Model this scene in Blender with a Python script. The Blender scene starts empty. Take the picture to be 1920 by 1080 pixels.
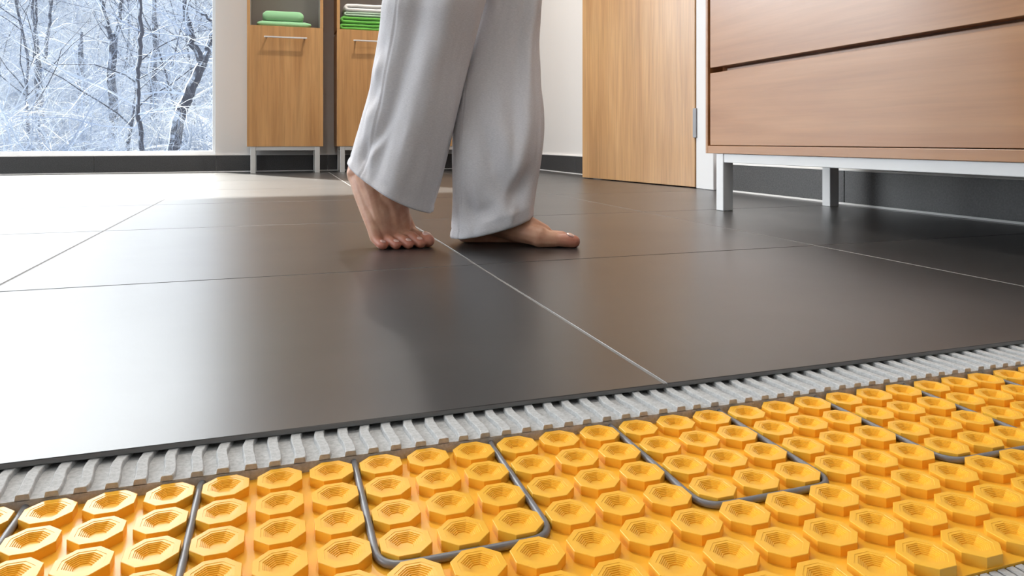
import bpy, bmesh, math, random
import numpy as np
from mathutils import Vector, Matrix, noise
random.seed(7)
R = math.radians
S = bpy.context.scene
COL = S.collection

# ------------------------------------------------------------------ camera
F, TH, YH, CH = 1331.77, 0.3180042, 263.276, 0.179536
cam = bpy.data.cameras.new('camera'); cam.lens = F/1920*36; cam.sensor_width = 36
cam.shift_y = -(540-YH)/1920; cam.clip_start = .01; cam.clip_end = 500
co = bpy.data.objects.new('camera', cam); COL.objects.link(co)
co.location = (0, 0, CH); co.rotation_euler = (R(90), 0, -TH); S.camera = co
CT, ST = math.cos(TH), math.sin(TH)

# ------------------------------------------------------------------ view, world, sun, lamps
S.view_settings.view_transform = 'Standard'; S.view_settings.look = 'None'
S.view_settings.gamma = 1; S.view_settings.use_curve_mapping = False
S.view_settings.exposure = -0.22
S.cycles.use_denoising = True
S.cycles.max_bounces = 8; S.cycles.diffuse_bounces = 4; S.cycles.glossy_bounces = 4
S.cycles.transmission_bounces = 6; S.cycles.transparent_max_bounces = 16
S.cycles.sample_clamp_indirect = 6; S.cycles.caustics_reflective = False; S.cycles.caustics_refractive = False

W = bpy.data.worlds.new('world'); S.world = W; W.use_nodes = True
wn, wl = W.node_tree.nodes, W.node_tree.links
wn.clear()
wo = wn.new('ShaderNodeOutputWorld'); bg = wn.new('ShaderNodeBackground')
# hazy winter sky: pale blue-white dome with a broad glow around the veiled sun
SUN_TRAVEL = Vector((.49, -.87, -.93)).normalized()
tc = wn.new('ShaderNodeTexCoord'); dt = wn.new('ShaderNodeVectorMath'); dt.operation = 'DOT_PRODUCT'
dt.inputs[1].default_value = -SUN_TRAVEL
nz_ = wn.new('ShaderNodeVectorMath'); nz_.operation = 'NORMALIZE'
wl.new(tc.outputs['Generated'], nz_.inputs[0]); wl.new(nz_.outputs[0], dt.inputs[0])
def wm(op, a, b_=None):
    q = wn.new('ShaderNodeMath'); q.operation = op
    for i, v in enumerate((a, b_)):
        if v is None: continue
        if hasattr(v, 'links'): wl.new(v, q.inputs[i])
        else: q.inputs[i].default_value = v
    return q.outputs[0]
GLOW, BASE = 21.0, 3.0
gw = wm('EXPONENT', wm('MULTIPLY', wm('SUBTRACT', dt.outputs['Value'], 1.0), 6.5))   # exp(-6.5 (1-cos))
mixs = wn.new('ShaderNodeMix'); mixs.data_type = 'RGBA'
mixs.inputs[6].default_value = (.88, .93, 1.0, 1); mixs.inputs[7].default_value = (1, .97, .92, 1)
wl.new(gw, mixs.inputs[0]); wl.new(mixs.outputs[2], bg.inputs[0])
wl.new(wm('ADD', wm('MULTIPLY', gw, GLOW), BASE), bg.inputs['Strength']); wl.new(bg.outputs[0], wo.inputs[0])

def lamp(name, kind, loc, energy, color=(1, 1, 1), rot=None, **kw):
    l = bpy.data.lights.new(name, kind); l.energy = energy; l.color = color
    for k, v in kw.items():
        if k == 'portal': l.cycles.is_portal = v
        else: setattr(l, k, v)
    o = bpy.data.objects.new(name, l); COL.objects.link(o); o.location = loc
    if rot is not None: o.rotation_euler = rot
    return o
# room extents
XL, XR, YB, YF, CZ = -3.2, 1.515, -2.6, 4.35, 2.5
WX1, WZ0, WZ1 = -.338, .100, 2.25           # rear window opening (from XL+.15)
WX0 = -2.95
LY0, LY1, LZ0 = -.6, 4.05, .100                # left window opening
sun_dir = SUN_TRAVEL
sun = lamp('sun', 'SUN', (-6, 12, 8), 28.0, (1, .93, .84), sun_dir.to_track_quat('-Z', 'Y').to_euler(), angle=R(1.5))
# sampling portals in the two window openings (emit nothing)
lamp('rear_portal', 'AREA', ((WX0+WX1)/2, YF+.16, (WZ0+WZ1)/2), 1, rot=(R(-90), 0, 0), shape='RECTANGLE', size=WX1-WX0, size_y=WZ1-WZ0, portal=True)
lamp('left_portal', 'AREA', (XL-.16, (LY0+LY1)/2, (LZ0+WZ1)/2), 1, rot=(0, R(-90), 0), shape='RECTANGLE', size=WZ1-LZ0, size_y=LY1-LY0, portal=True)
# first a recessed ceiling lamp, the rest unseen lamps added as fill
for i, (x, y, en) in enumerate([(.55, 3.45, 26), (.75, 2.6, 12), (-.1, 1.6, 14), (.6, 1.1, 6), (-.5, 3.3, 5), (-1.4, 1.6, 3), (.2, -.2, 2.5)]):
    lamp('ceiling_and_fill_lamp', 'AREA', (x, y, CZ-.01), en, (1, .93, .85), (0, 0, 0), shape='DISK', size=.07 if i == 0 else .25, spread=R(130))

# ------------------------------------------------------------------ helpers
def unp(px, py, D):                      # photograph pixel at forward distance D -> world point (used for measured sizes)
    lat = D*(px-960)/F
    return Vector((lat*CT+D*ST, -lat*ST+D*CT, CH-(py-YH)*D/F))

def link(name, me, parent=None, mat=None, smooth=False):
    o = bpy.data.objects.new(name, me); COL.objects.link(o)
    if mat is not None and len(me.materials) == 0: me.materials.append(mat)
    if smooth:
        for p in me.polygons: p.use_smooth = True
    if parent is not None: o.parent = parent
    return o
def empty(name, loc=(0, 0, 0), rz=0):
    o = bpy.data.objects.new(name, None); COL.objects.link(o); o.location = loc; o.rotation_euler = (0, 0, rz); o.empty_display_size = .05
    return o
def tag(o, label=None, cat=None, group=None, kind=None):
    if label: o['label'] = label
    if cat: o['category'] = cat
    if group: o['group'] = group
    if kind: o['kind'] = kind
    return o
def mesh_of(name, vs, fs):
    me = bpy.data.meshes.new(name); me.from_pydata([tuple(v) for v in vs], [], fs); me.update(); return me
def bx(bm, x0, x1, y0, y1, z0, z1, bev=0, seg=1):
    r = bmesh.ops.create_cube(bm, size=1)
    vs = r['verts']
    for v in vs:
        v.co = Vector((x0+(v.co.x+.5)*(x1-x0), y0+(v.co.y+.5)*(y1-y0), z0+(v.co.z+.5)*(z1-z0)))
    if bev:
        es = list({e for v in vs for e in v.link_edges})
        bmesh.ops.bevel(bm, geom=es, offset=bev, segments=seg, affect='EDGES', profile=.5)
def box(name, x0, x1, y0, y1, z0, z1, mat, parent=None, bev=0, seg=1):
    bm = bmesh.new(); bx(bm, x0, x1, y0, y1, z0, z1, bev, seg)
    me = bpy.data.meshes.new(name); bm.to_mesh(me); bm.free()
    return link(name, me, parent, mat)
def from_bm(name, bm, mat, parent=None, smooth=False):
    me = bpy.data.meshes.new(name); bm.to_mesh(me); bm.free()
    return link(name, me, parent, mat, smooth)
def tube(pts, rad, n=10, cap=True):
    """vertices and faces of a tube along pts; rad a number or list"""
    pts = [Vector(p) for p in pts]; N = len(pts)
    if not hasattr(rad, '__len__'): rad = [rad]*N
    vs, fs = [], []
    up = Vector((.3, .2, 1)).normalized(); prev = None
    for i, p in enumerate(pts):
        t = (pts[min(i+1, N-1)]-pts[max(i-1, 0)]).normalized()
        if prev is None: a = t.orthogonal().normalized()
        else:
            a = prev-t*prev.dot(t)
            a = a.normalized() if a.length > 1e-6 else t.orthogonal().normalized()
        prev = a; b = t.cross(a)
        for k in range(n):
            q = 2*math.pi*k/n
            vs.append(p+(a*math.cos(q)+b*math.sin(q))*rad[i])
    for i in range(N-1):
        for k in range(n):
            k2 = (k+1) % n
            fs.append((i*n+k, i*n+k2, (i+1)*n+k2, (i+1)*n+k))
    if cap:
        fs.append(tuple(range(n-1, -1, -1))); fs.append(tuple((N-1)*n+k for k in range(n)))
    return vs, fs

# ------------------------------------------------------------------ materials
def mat(name, color=(.8, .8, .8), rough=.5, metal=0, ior=1.5, coat=0, coat_r=.1, sss=0, spec=.5):
    m = bpy.data.materials.new(name); m.use_nodes = True
    b = m.node_tree.nodes['Principled BSDF']
    b.inputs['Base Color'].default_value = (*color, 1); b.inputs['Roughness'].default_value = rough
    b.inputs['Metallic'].default_value = metal; b.inputs['IOR'].default_value = ior
    b.inputs['Coat Weight'].default_value = coat; b.inputs['Coat Roughness'].default_value = coat_r
    b.inputs['Specular IOR Level'].default_value = spec
    if sss:
        b.inputs['Subsurface Weight'].default_value = sss; b.inputs['Subsurface Scale'].default_value = .006
        b.inputs['Subsurface Radius'].default_value = (1, .35, .2)
    return m
def nodes(m): return m.node_tree.nodes, m.node_tree.links, m.node_tree.nodes['Principled BSDF']
def tex_noise(m, scale=(1, 1, 1), nscale=5, detail=4, rough=.5, dist=0, coord='Object', rot=(0, 0, 0)):
    n, l, b = nodes(m)
    t = n.new('ShaderNodeTexCoord'); mp = n.new('ShaderNodeMapping'); no = n.new('ShaderNodeTexNoise')
    mp.inputs['Scale'].default_value = scale; mp.inputs['Rotation'].default_value = rot
    no.inputs['Scale'].default_value = nscale; no.inputs['Detail'].default_value = detail
    no.inputs['Roughness'].default_value = rough; no.inputs['Distortion'].default_value = dist
    l.new(t.outputs[coord], mp.inputs[0]); l.new(mp.outputs[0], no.inputs[0])
    return no.outputs['Fac']
def ramp(m, fac, stops):
    n, l, b = nodes(m); r = n.new('ShaderNodeValToRGB'); l.new(fac, r.inputs[0])
    el = r.color_ramp.elements
    el[0].position, el[0].color = stops[0][0], (*stops[0][1], 1)
    el[1].position, el[1].color = stops[-1][0], (*stops[-1][1], 1)
    for p, c in stops[1:-1]:
        x = el.new(p); x.color = (*c, 1)
    return r.outputs[0]
def bump(m, fac, strength=.2, dist=.001):
    n, l, b = nodes(m); bu = n.new('ShaderNodeBump'); bu.inputs['Strength'].default_value = strength
    bu.inputs['Distance'].default_value = dist; l.new(fac, bu.inputs['Height']); l.new(bu.outputs[0], b.inputs['Normal'])
def basecol(m, sock): m.node_tree.links.new(sock, m.node_tree.nodes['Principled BSDF'].inputs['Base Color'])
def mixc(m, a, bsock, fac, mode='MULTIPLY'):
    n, l, b = nodes(m); x = n.new('ShaderNodeMix'); x.data_type = 'RGBA'; x.blend_type = mode
    x.inputs[0].default_value = fac; l.new(a, x.inputs[6]); l.new(bsock, x.inputs[7]); return x.outputs[2]

M = {}
# floor tile: dark brown-grey honed porcelain with faint clouds
m = M['tile'] = mat('dark_porcelain', rough=.38, ior=1.52, coat=.38, coat_r=.30)
f1 = tex_noise(m, (1.2, 2.5, 1), 2.2, 6, .6, .6)
c1 = ramp(m, f1, [(.3, (.022, .0212, .021)), (.5, (.029, .0277, .0272)), (.72, (.040, .0375, .0365))])
basecol(m, c1)
f2 = tex_noise(m, (1, 1, 1), 3.0, 5, .6, .3)
n, l, b = nodes(m); mr = n.new('ShaderNodeMapRange'); mr.inputs['To Min'].default_value = .31; mr.inputs['To Max'].default_value = .39
l.new(f2, mr.inputs[0]); l.new(mr.outputs[0], b.inputs['Roughness'])
f3 = tex_noise(m, (1, 1, 1), 14, 3, .5); bump(m, f3, .12, .0006)
m = M['tile_edge'] = mat('tile_body', (.16, .16, .16), .6)
m = M['base_tile'] = mat('baseboard_porcelain', (.045, .045, .046), .35)
f = tex_noise(m, (1, 1, 1), 260, 2); basecol(m, ramp(m, f, [(.35, (.042, .042, .043)), (.7, (.08, .08, .082))]))
M['grout'] = mat('light_grout', (.235, .23, .225), .85, spec=.2)
M['base_trim'] = mat('white_metal_trim', (.85, .84, .82), .3)
# mortar
m = M['mortar'] = mat('grey_mortar', (.40, .41, .41), .9)
f = tex_noise(m, (1, 1, 1), 420, 6, .65)
basecol(m, ramp(m, f, [(.3, (.36, .365, .365)), (.55, (.49, .495, .495)), (.8, (.60, .60, .595))]))
bump(m, f, .5, .0006)
# mat plastic
m = M['mat'] = mat('orange_plastic', (.93, .5, .03), .3, ior=1.5, sss=.0)
f = tex_noise(m, (1, 1, 1), 30, 2); basecol(m, ramp(m, f, [(.3, (.88, .44, .03)), (.7, (.93, .50, .048))]))
M['cable'] = mat('grey_cable', (.17, .175, .19), .32)
M['slab'] = mat('concrete_slab', (.33, .33, .32), .9)
m = M['wall'] = mat('white_wall', (.80, .785, .765), .6)
bump(m, tex_noise(m, (1, 1, 1), 180, 3), .1, .0008)
M['ceiling'] = mat('white_ceiling', (.84, .84, .83), .7)
M['white_frame'] = mat('white_lacquer', (.82, .83, .84), .3)
M['steel'] = mat('brushed_aluminium', (.72, .72, .70), .35, .85)
M['handle'] = mat('satin_aluminium', (.80, .78, .76), .3, .6)
M['hinge'] = mat('hinge_steel', (.28, .28, .29), .45, .6)
def wood(name, cols, axis='Z', rough=.38, coat=.0, board=3.2, contrast=1.0):
    m = mat(name, rough=rough, coat=coat, coat_r=.2)
    st = {'Z': (1, 1, .035), 'Y': (1, .035, 1), 'X': (.035, 1, 1)}[axis]
    fine = tex_noise(m, tuple(s*60 for s in st), 1.6, 5, .6, .4)
    st2 = {'Z': (1, 1, .10), 'Y': (.6, .10, 1), 'X': (.1, 1, 1)}[axis]
    broad = tex_noise(m, tuple(s*board for s in st2), 2.6, 4, .5, 1.5)
    a = ramp(m, broad, [(.3, cols[0]), (.5, cols[1]), (.7, cols[2])])
    g = ramp(m, fine, [(.3, (1-.28*contrast,)*3), (.6, (1, 1, 1))])
    basecol(m, mixc(m, a, g, .8)); bump(m, fine, .06, .0004)
    return m
M['oak'] = wood('honey_beech', [(.38, .185, .064), (.46, .24, .09), (.52, .285, .112)])
M['oak_door'] = wood('door_beech', [(.46, .245, .10), (.56, .315, .135), (.62, .36, .165)], rough=.3, coat=.6)
M['cherry'] = wood('cherry_front', [(.37, .16, .062), (.45, .215, .088), (.51, .26, .118)], 'Y', rough=.32, coat=1.0, contrast=.45, board=2.2)
M['cherry_dark'] = wood('cherry_edge', [(.30, .12, .05), (.38, .17, .08), (.42, .2, .1)], 'Y', rough=.4)
M['niche'] = mat('niche_lining', (.42, .37, .34), .5)
# fabric
m = M['fabric'] = mat('heather_grey_jersey', (.62, .62, .64), .9, spec=.2)
f = tex_noise(m, (260, 260, 1500), 1.0, 4, .6, 0); f2 = tex_noise(m, (1, 1, 1), 900, 2)
a = ramp(m, f, [(.3, (.66, .64, .66)), (.7, (.82, .795, .815))]); basecol(m, a); bump(m, f2, .25, .0006)
m.node_tree.nodes['Principled BSDF'].inputs['Sheen Weight'].default_value = .25
# skin
m = M['skin'] = mat('skin', (.56, .27, .17), .42, sss=.12)
f = tex_noise(m, (1, 1, 1), 38, 4, .6)
a = ramp(m, f, [(.3, (.55, .26, .16)), (.55, (.65, .35, .225)), (.8, (.70, .41, .275))])
n, l, b = nodes(m)
at = n.new('ShaderNodeAttribute'); at.attribute_name = 'blush'
mx = n.new('ShaderNodeMix'); mx.data_type = 'RGBA'; l.new(at.outputs['Fac'], mx.inputs[0]); l.new(a, mx.inputs[6])
mx.inputs[7].default_value = (.50, .13, .085, 1); l.new(mx.outputs[2], b.inputs['Base Color'])
bump(m, tex_noise(m, (1, 1, 1), 420, 3), .15, .0006)
M['nail'] = mat('toenail', (.80, .50, .42), .16, coat=.6, coat_r=.08)
M['hair'] = mat('brown_hair', (.09, .045, .02), .5)
M['shirt'] = mat('white_shirt_cotton', (.72, .72, .73), .9)
def towel_mat(name, c):
    m = mat(name, c, .95, spec=.1); f = tex_noise(m, (1, 1, 1), 700, 3, .7); bump(m, f, .6, .0018)
    m.node_tree.nodes['Principled BSDF'].inputs['Sheen Weight'].default_value = .3
    return m
M['t_pale'] = towel_mat('pale_green_terry', (.29, .56, .30)); M['t_green'] = towel_mat('bright_green_terry', (.13, .42, .07))
M['t_mint'] = towel_mat('mint_terry', (.46, .62, .46)); M['t_white'] = towel_mat('white_terry', (.74, .72, .70))
# glass
g = bpy.data.materials.new('window_glass'); g.use_nodes = True; n, l = g.node_tree.nodes, g.node_tree.links; n.clear()
o_ = n.new('ShaderNodeOutputMaterial'); mi = n.new('ShaderNodeMixShader'); tr = n.new('ShaderNodeBsdfTransparent'); gl = n.new('ShaderNodeBsdfGlossy'); fr = n.new('ShaderNodeFresnel')
fr.inputs[0].default_value = 1.45; gl.inputs['Roughness'].default_value = .01; tr.inputs[0].default_value = (.97, .985, .99, 1)
gg = n.new('ShaderNodeNewGeometry'); iv = n.new('ShaderNodeMath'); iv.operation = 'SUBTRACT'; iv.inputs[0].default_value = 1; l.new(gg.outputs['Backfacing'], iv.inputs[1])
ml = n.new('ShaderNodeMath'); ml.operation = 'MULTIPLY'; l.new(fr.outputs[0], ml.inputs[0]); l.new(iv.outputs[0], ml.inputs[1]); l.new(ml.outputs[0], mi.inputs[0]); l.new(tr.outputs[0], mi.inputs[1]); l.new(gl.outputs[0], mi.inputs[2]); l.new(mi.outputs[0], o_.inputs[0]); M['glass'] = g
# winter
m = M['snow'] = mat('snow', (.80, .86, .95), .7)
basecol(m, ramp(m, tex_noise(m, (1, 1, 3), 3.5, 8, .75), [(.36, (.06, .075, .105)), (.5, (.13, .155, .19)), (.62, (.34, .335, .32))]))
bump(m, tex_noise(m, (1, 1, 1), 3, 4), .4, .1)
m = M['frost'] = mat('frosted_twig', (.74, .80, .92), .8)
f = tex_noise(m, (1, 1, 1), .9, 3); basecol(m, ramp(m, f, [(.33, (.14, .18, .265)), (.5, (.29, .34, .42)), (.64, (.70, .68, .62))]))
m = M['bark'] = mat('snowy_bark', (.2, .2, .25), .9)
n, l, b = nodes(m)
ge = n.new('ShaderNodeNewGeometry'); vm = n.new('ShaderNodeVectorMath'); vm.operation = 'DOT_PRODUCT'
vm.inputs[1].default_value = (-.75, -.1, .66); l.new(ge.outputs['Normal'], vm.inputs[0])
f = tex_noise(m, (1, 1, 1), 9, 4)
ma = n.new('ShaderNodeMath'); ma.operation = 'MULTIPLY_ADD'; l.new(f, ma.inputs[0]); ma.inputs[1].default_value = 1.6; ma.inputs[2].default_value = -.8
ad = n.new('ShaderNodeMath'); ad.operation = 'ADD'; l.new(vm.outputs['Value'], ad.inputs[0]); l.new(ma.outputs[0], ad.inputs[1])
basecol(m, ramp(m, ad.outputs[0], [(.30, (.03, .032, .045)), (.42, (.06, .07, .09)), (.60, (.26, .30, .37))]))

# ------------------------------------------------------------------ the room
def structure(o, label=None):
    o['kind'] = 'structure'
    if label: o['label'] = label
    return o
GR = .003
ZT = -.0035        # underside of tiles / top of ridges
ZV = -.0065        # mortar valleys
EY = .4632         # cut edge of the tiles
structure(box('floor', XL, XR, YB, YF+.15, -.20, -.0165, M['slab']), 'bare concrete subfloor carrying the layers of the heated floor')
floor = bpy.data.objects['floor']
# big tiles
gx = [-.3282-.6*k for k in range(5, 0, -1)]+[-.3282+.6*k for k in range(0, 4)]
gx = [x for x in gx if XL < x < XR]
xs = [XL]+gx+[XR]
gy = [EY]+[.9908+.6*k for k in range(0, 6)]+[YF]
def tile_mesh(w, d):
    bm = bmesh.new(); bx(bm, 0, w, 0, d, ZT, 0, .0005)
    for f in bm.faces: f.material_index = 0 if f.normal.z > .3 else 1
    me = bpy.data.meshes.new('floor_tile'); bm.to_mesh(me); bm.free()
    me.materials.append(M['tile']); me.materials.append(M['tile_edge']); return me
cache = {}
for i in range(len(xs)-1):
    for j in range(len(gy)-1):
        a, b_ = xs[i]+GR/2, xs[i+1]-GR/2; c, d = gy[j]+(GR/2 if j else 0), gy[j+1]-GR/2
        key = (round(b_-a, 3), round(d-c, 3))
        if key not in cache: cache[key] = tile_mesh(*key)
        t = link('floor_tile', cache[key], floor); t.location = (a, c, 0)
# grout strips, proud enough to fill the joints
bm = bmesh.new()
for x in gx: bx(bm, x-GR/2+.0001, x+GR/2-.0001, EY+.0005, YF, ZT+.0002, -.0002)
for y in gy[1:-1]: bx(bm, XL, XR, y-GR/2+.0003, y+GR/2-.0003, ZT+.0002, -.0005)
o = from_bm('grout_joint', bm, M['grout'], floor); o['label'] = 'pale grout joints between the dark tiles'

# walls
T = .15
def wall(name, boxes, m=M['wall']):
    bm = bmesh.new()
    for q in boxes: bx(bm, *q)
    return structure(from_bm(name, bm, m))
wall('wall_back', [(WX1, XR+T, YF, YF+T, -.2, CZ), (XL-T, WX0, YF, YF+T, -.2, CZ), (WX0, WX1, YF, YF+T, -.2, WZ0), (WX0, WX1, YF, YF+T, WZ1, CZ)])
wall('wall_left', [(XL-T, XL, LY1, YF, -.2, CZ), (XL-T, XL, YB, LY0, -.2, CZ), (XL-T, XL, LY0, LY1, -.2, LZ0), (XL-T, XL, LY0, LY1, WZ1, CZ)])
DY0, DY1, DZ = 2.31, 3.14, 2.05
wall('wall_right', [(XR, XR+T, DY1, YF, -.2, CZ), (XR, XR+T, YB, DY0, -.2, CZ), (XR, XR+T, DY0, DY1, DZ, CZ), (XR, XR+T, DY0, DY1, -.2, -.012)])
wall('wall_front', [(XL-T, XR+T, YB-T, YB, -.2, CZ)])
structure(box('ceiling', XL-T, XR+T, YB-T, YF+T, CZ, CZ+.12, M['ceiling']))
# hallway beyond the ajar door
wall('wall_hallway', [(XR+1.3, XR+1.4, 1.6, 3.9, -.2, CZ), (XR+T, XR+1.3, 3.8, 3.9, -.2, CZ), (XR+T, XR+1.3, 1.6, 1.7, -.2, CZ), (XR+T, XR+1.3, 1.7, 3.8, CZ, CZ+.1), (XR+T, XR+1.3, 1.7, 3.8, -.2, -.005)])

# windows
def window(name, x0, x1, z0, z1, y, splits, label, left=False):
    """frame in the XZ plane at y; left=True turns it into the left wall (x runs along Y)"""
    root = structure(empty(name), label)
    def B(n_, a, b_, c, d, z, w, m_, bev=0):
        if left: return box(n_, c, d, a, b_, z, w, m_, root, bev)
        return box(n_, a, b_, c, d, z, w, m_, root, bev)
    fw = .017
    d0, d1 = (y, y+.06)
    B('window_sill', x0, x1, min(y-.0, y), d1, z0-.002, z0+.020, M['white_frame'], .002)
    B('window_frame', x1-fw, x1, d0, d1, z0+.020, z1-.03, M['white_frame'], .002)
    B('window_frame', x0, x0+fw, d0, d1, z0+.020, z1-.03, M['white_frame'], .002)
    B('window_head', x0, x1, d0, d1, z1-.03, z1, M['white_frame'], .002)
    edges = [x0+fw]+[s for s in splits]+[x1-fw]
    for s in splits: B('mullion', s-.03, s+.03, d0, d1, z0+.020, z1-.03, M['white_frame'], .002)
    for a, b_ in zip(edges[:-1], edges[1:]):
        B('window_pane', a+(.03 if a in splits else 0), b_-(.03 if b_ in splits else 0), (d0+d1)/2-.003, (d0+d1)/2+.003, z0+.020, z1-.03, M['glass'])
    return root
window('window_1', WX0, WX1, WZ0, WZ1, YF+.015, [-1.75], 'large floor-level window in the rear wall onto the snowy woods')
window('window_2', LY0, LY1, LZ0, WZ1, XL-.075, [1.0, 2.5], 'floor-level window in the left wall', left=True)

# baseboards of tiles with white trims
bb = structure(empty('baseboard_back')); BH = .0985
js = [XL]+[-.335-.608*k for k in range(4, -1, -1)]+[.278, .886, XR-.008]
js = [j for j in js]
for a, b_ in zip(js[:-1], js[1:]): box('baseboard_tile', a+.0012, b_-.0012, YF-.008, YF, .004, BH-.004, M['base_tile'], bb, .0006)
box('trim_strip', XL, XR-.008, YF-.010, YF-.0002, BH-.004, BH, M['base_trim'], bb)
box('joint_strip', XL, XR-.010, YF-.0095, YF-.0002, .0003, .0055, M['base_trim'], bb)
br = structure(empty('baseboard_right'))
for seg in ([2.195, 1.6, 1.0, .47], [4.34, 4.1, 3.50, 3.15]):
    for b_, a in zip(seg[:-1], seg[1:]): box('baseboard_tile', XR-.008, XR, a+.0012, b_-.0012, .004, BH-.004, M['base_tile'], br, .0006)
    box('trim_strip', XR-.010, XR-.0002, seg[-1], seg[0], BH-.004, BH, M['base_trim'], br)
    box('joint_strip', XR-.0095, XR-.0002, seg[-1], seg[0], .0003, .0055, M['base_trim'], br)
bl = structure(empty('baseboard_left'))
for a, b_ in [(YF-.01-.6*k-.6, YF-.01-.6*k) for k in range(6)]: box('baseboard_tile', XL, XL+.008, a+.0012, b_-.0012, .004, BH-.004, M['base_tile'], bl, .0006)

# door frame + ajar door
fr_ = structure(empty('door_1', (0, 0, 0)), 'plain beech door standing ajar in a white frame in the right wall')
box('door_frame', XR-.032, XR-.0005, 2.195, 2.306, .0003, DZ+.06, M['white_frame'], fr_, .002)
box('door_frame', XR-.032, XR-.0005, DY1-.004, DY1+.07, .0003, DZ+.06, M['white_frame'], fr_, .002)
box('door_frame', XR-.032, XR-.0005, 2.307, DY1-.005, DZ, DZ+.06, M['white_frame'], fr_, .002)
ang = math.atan2(1.497-1.387, 3.103-2.313)
leaf = box('door_leaf', -.0, .038, .004, .80, .004, DZ-.006, M['oak_door'], fr_, .0015)
leaf.location = (1.483-.0, 2.309, 0); leaf.rotation_euler = (0, 0, ang)
hg = bmesh.new(); bx(hg, -.006, .001, -.010, .010, .19, .30, .001)
h1 = from_bm('hinge', hg, M['hinge'], leaf); h2 = link('hinge', h1.data, leaf); h2.location = (0, 0, 1.5)
hb = bmesh.new(); bx(hb, -.006, 0, .72, .76, 1.0, 1.05, .002); bx(hb, -.045, -.03, .62, .75, 1.015, 1.035, .005, 2); bx(hb, -.04, 0, .735, .75, 1.018, 1.032)
from_bm('door_handle', hb, M['handle'], leaf)

# ------------------------------------------------------------------ the floor build-up in front: mortar, mat, cable
random.seed(3)
PX, SX, SY, ZS, ZB = .0278, .0565, .4144, -.0075, -.0125   # stud pitch, first stud, stud top, mat sheet
mortar = box('mortar_bed', -1.1, XR-.001, .4277, EY+.05, -.0164, ZV, M['mortar'])
tag(mortar, 'strip of grey tile mortar combed into ridges between the tiles and the orange mat', 'mortar')
# wobbly ridges: parts of the bed
def ridge_mesh(seed):
    rnd = random.Random(seed); vs, fs = [], []
    w = .0029
    ys = np.linspace(.4277, EY+.022, 15); ph = rnd.uniform(-.5, .5)
    dz = .0
    for k, y in enumerate(ys):
        t = (y-.4277)/(EY-.4277)
        off = .0011*math.sin(t*5.2+ph+.6)+rnd.uniform(-.00018, .00018)+(.0012*max(0, .25-t)*4*rnd.uniform(-.2, .8))
        tp = ZT-.00005 if t > .95 else ZT-.0001+rnd.uniform(-.00012, .00008)
        wl_, wr_ = w+rnd.uniform(-.0002, .0002), w+rnd.uniform(-.0002, .0002)
        vs += [(off-wl_-.0005, y, ZV-.0005), (off-wl_, y, tp-.0004), (off-wl_+.0004, y, tp), (off+wr_-.0004, y, tp), (off+wr_, y, tp-.0004), (off+wr_+.0005, y, ZV-.0005)]
    n6 = 6
    for k in range(len(ys)-1):
        for q in range(5): fs.append((k*n6+q, (k+1)*n6+q, (k+1)*n6+q+1, k*n6+q+1))
    fs.append(tuple(range(n6))); fs.append(tuple((len(ys)-1)*n6+q for q in range(n6-1, -1, -1)))
    me = mesh_of('ridge', vs, fs); me.materials.append(M['mortar'])
    return me
rm = [ridge_mesh(s) for s in range(6)]
x = .0502+.0029-.0139*22
k = 0
while x < .86:
    o = link('ridge', rm[random.randrange(6)], mortar); o.location = (x+random.uniform(-.0004, .0004), 0, 0); x += .0139; k += 1
# base adhesive under the mat, finely combed, shows in the near right corner
adh = box('adhesive_layer', -.45, .95, -.3, .4275, -.0164, -.0146, M['mortar'])
tag(adh, 'thin finely combed grey adhesive showing below the near edge of the orange mat', 'adhesive')
bm = bmesh.new(); bx(bm, -.0021, .0021, .0, .2350, -.0147, -.0132, .0004); rl = bpy.data.meshes.new('adhesive_ridge'); bm.to_mesh(rl); bm.free(); rl.materials.append(M['mortar'])
for k in range(40):
    o = link('adhesive_ridge', rl, adh); o.location = (.19+k*.0054, 0, 0)

MX0, MX1, MY0 = SX-9.5*PX, SX+23.5*PX, .2352
hm = box('heating_mat', MX0, MX1, MY0, .4276, -.0144, ZB, M['mat'], None)
tag(hm, 'bright orange plastic floor heating mat covered in rows of octagonal studs', 'mat')
def oct_(r, z, n=8):
    rr = r/math.cos(math.pi/8)
    return [(rr*math.cos(math.pi/8+math.pi/4*i), rr*math.sin(math.pi/8+math.pi/4*i), z) for i in range(n)]
def stud_mesh():
    a = .0118
    prof = [(a*1.0, ZB-.0001), (a*1.0, ZS-.0002), (a*.985, ZS), (a*.76, ZS), (a*.75, ZS-.00018), (a*.635, ZS-.0002), (a*.630, ZS-.00055)]
    r = .630; z = ZS-.00055
    for s in range(6):
        prof.append((a*(r-.058), z-.00002)); r -= .058
        if s < 5:
            z -= .00048; prof.append((a*(r-.006), z))
            r -= .006
    vs, fs = [], []
    for rr, zz in prof: vs += oct_(rr, zz)
    for k in range(len(prof)-1):
        for i in range(8):
            j = (i+1) % 8; fs.append((k*8+i, k*8+j, (k+1)*8+j, (k+1)*8+i))
    fs.append(tuple((len(prof)-1)*8+i for i in range(8)))
    me = mesh_of('stud', vs, fs); me.materials.append(M['mat']); return me
sm = stud_mesh()
for i in range(7):
    for j in range(-9, 23):
        o = link('stud', sm, hm); o.location = (SX+j*PX, SY-i*PX, 0)
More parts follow.
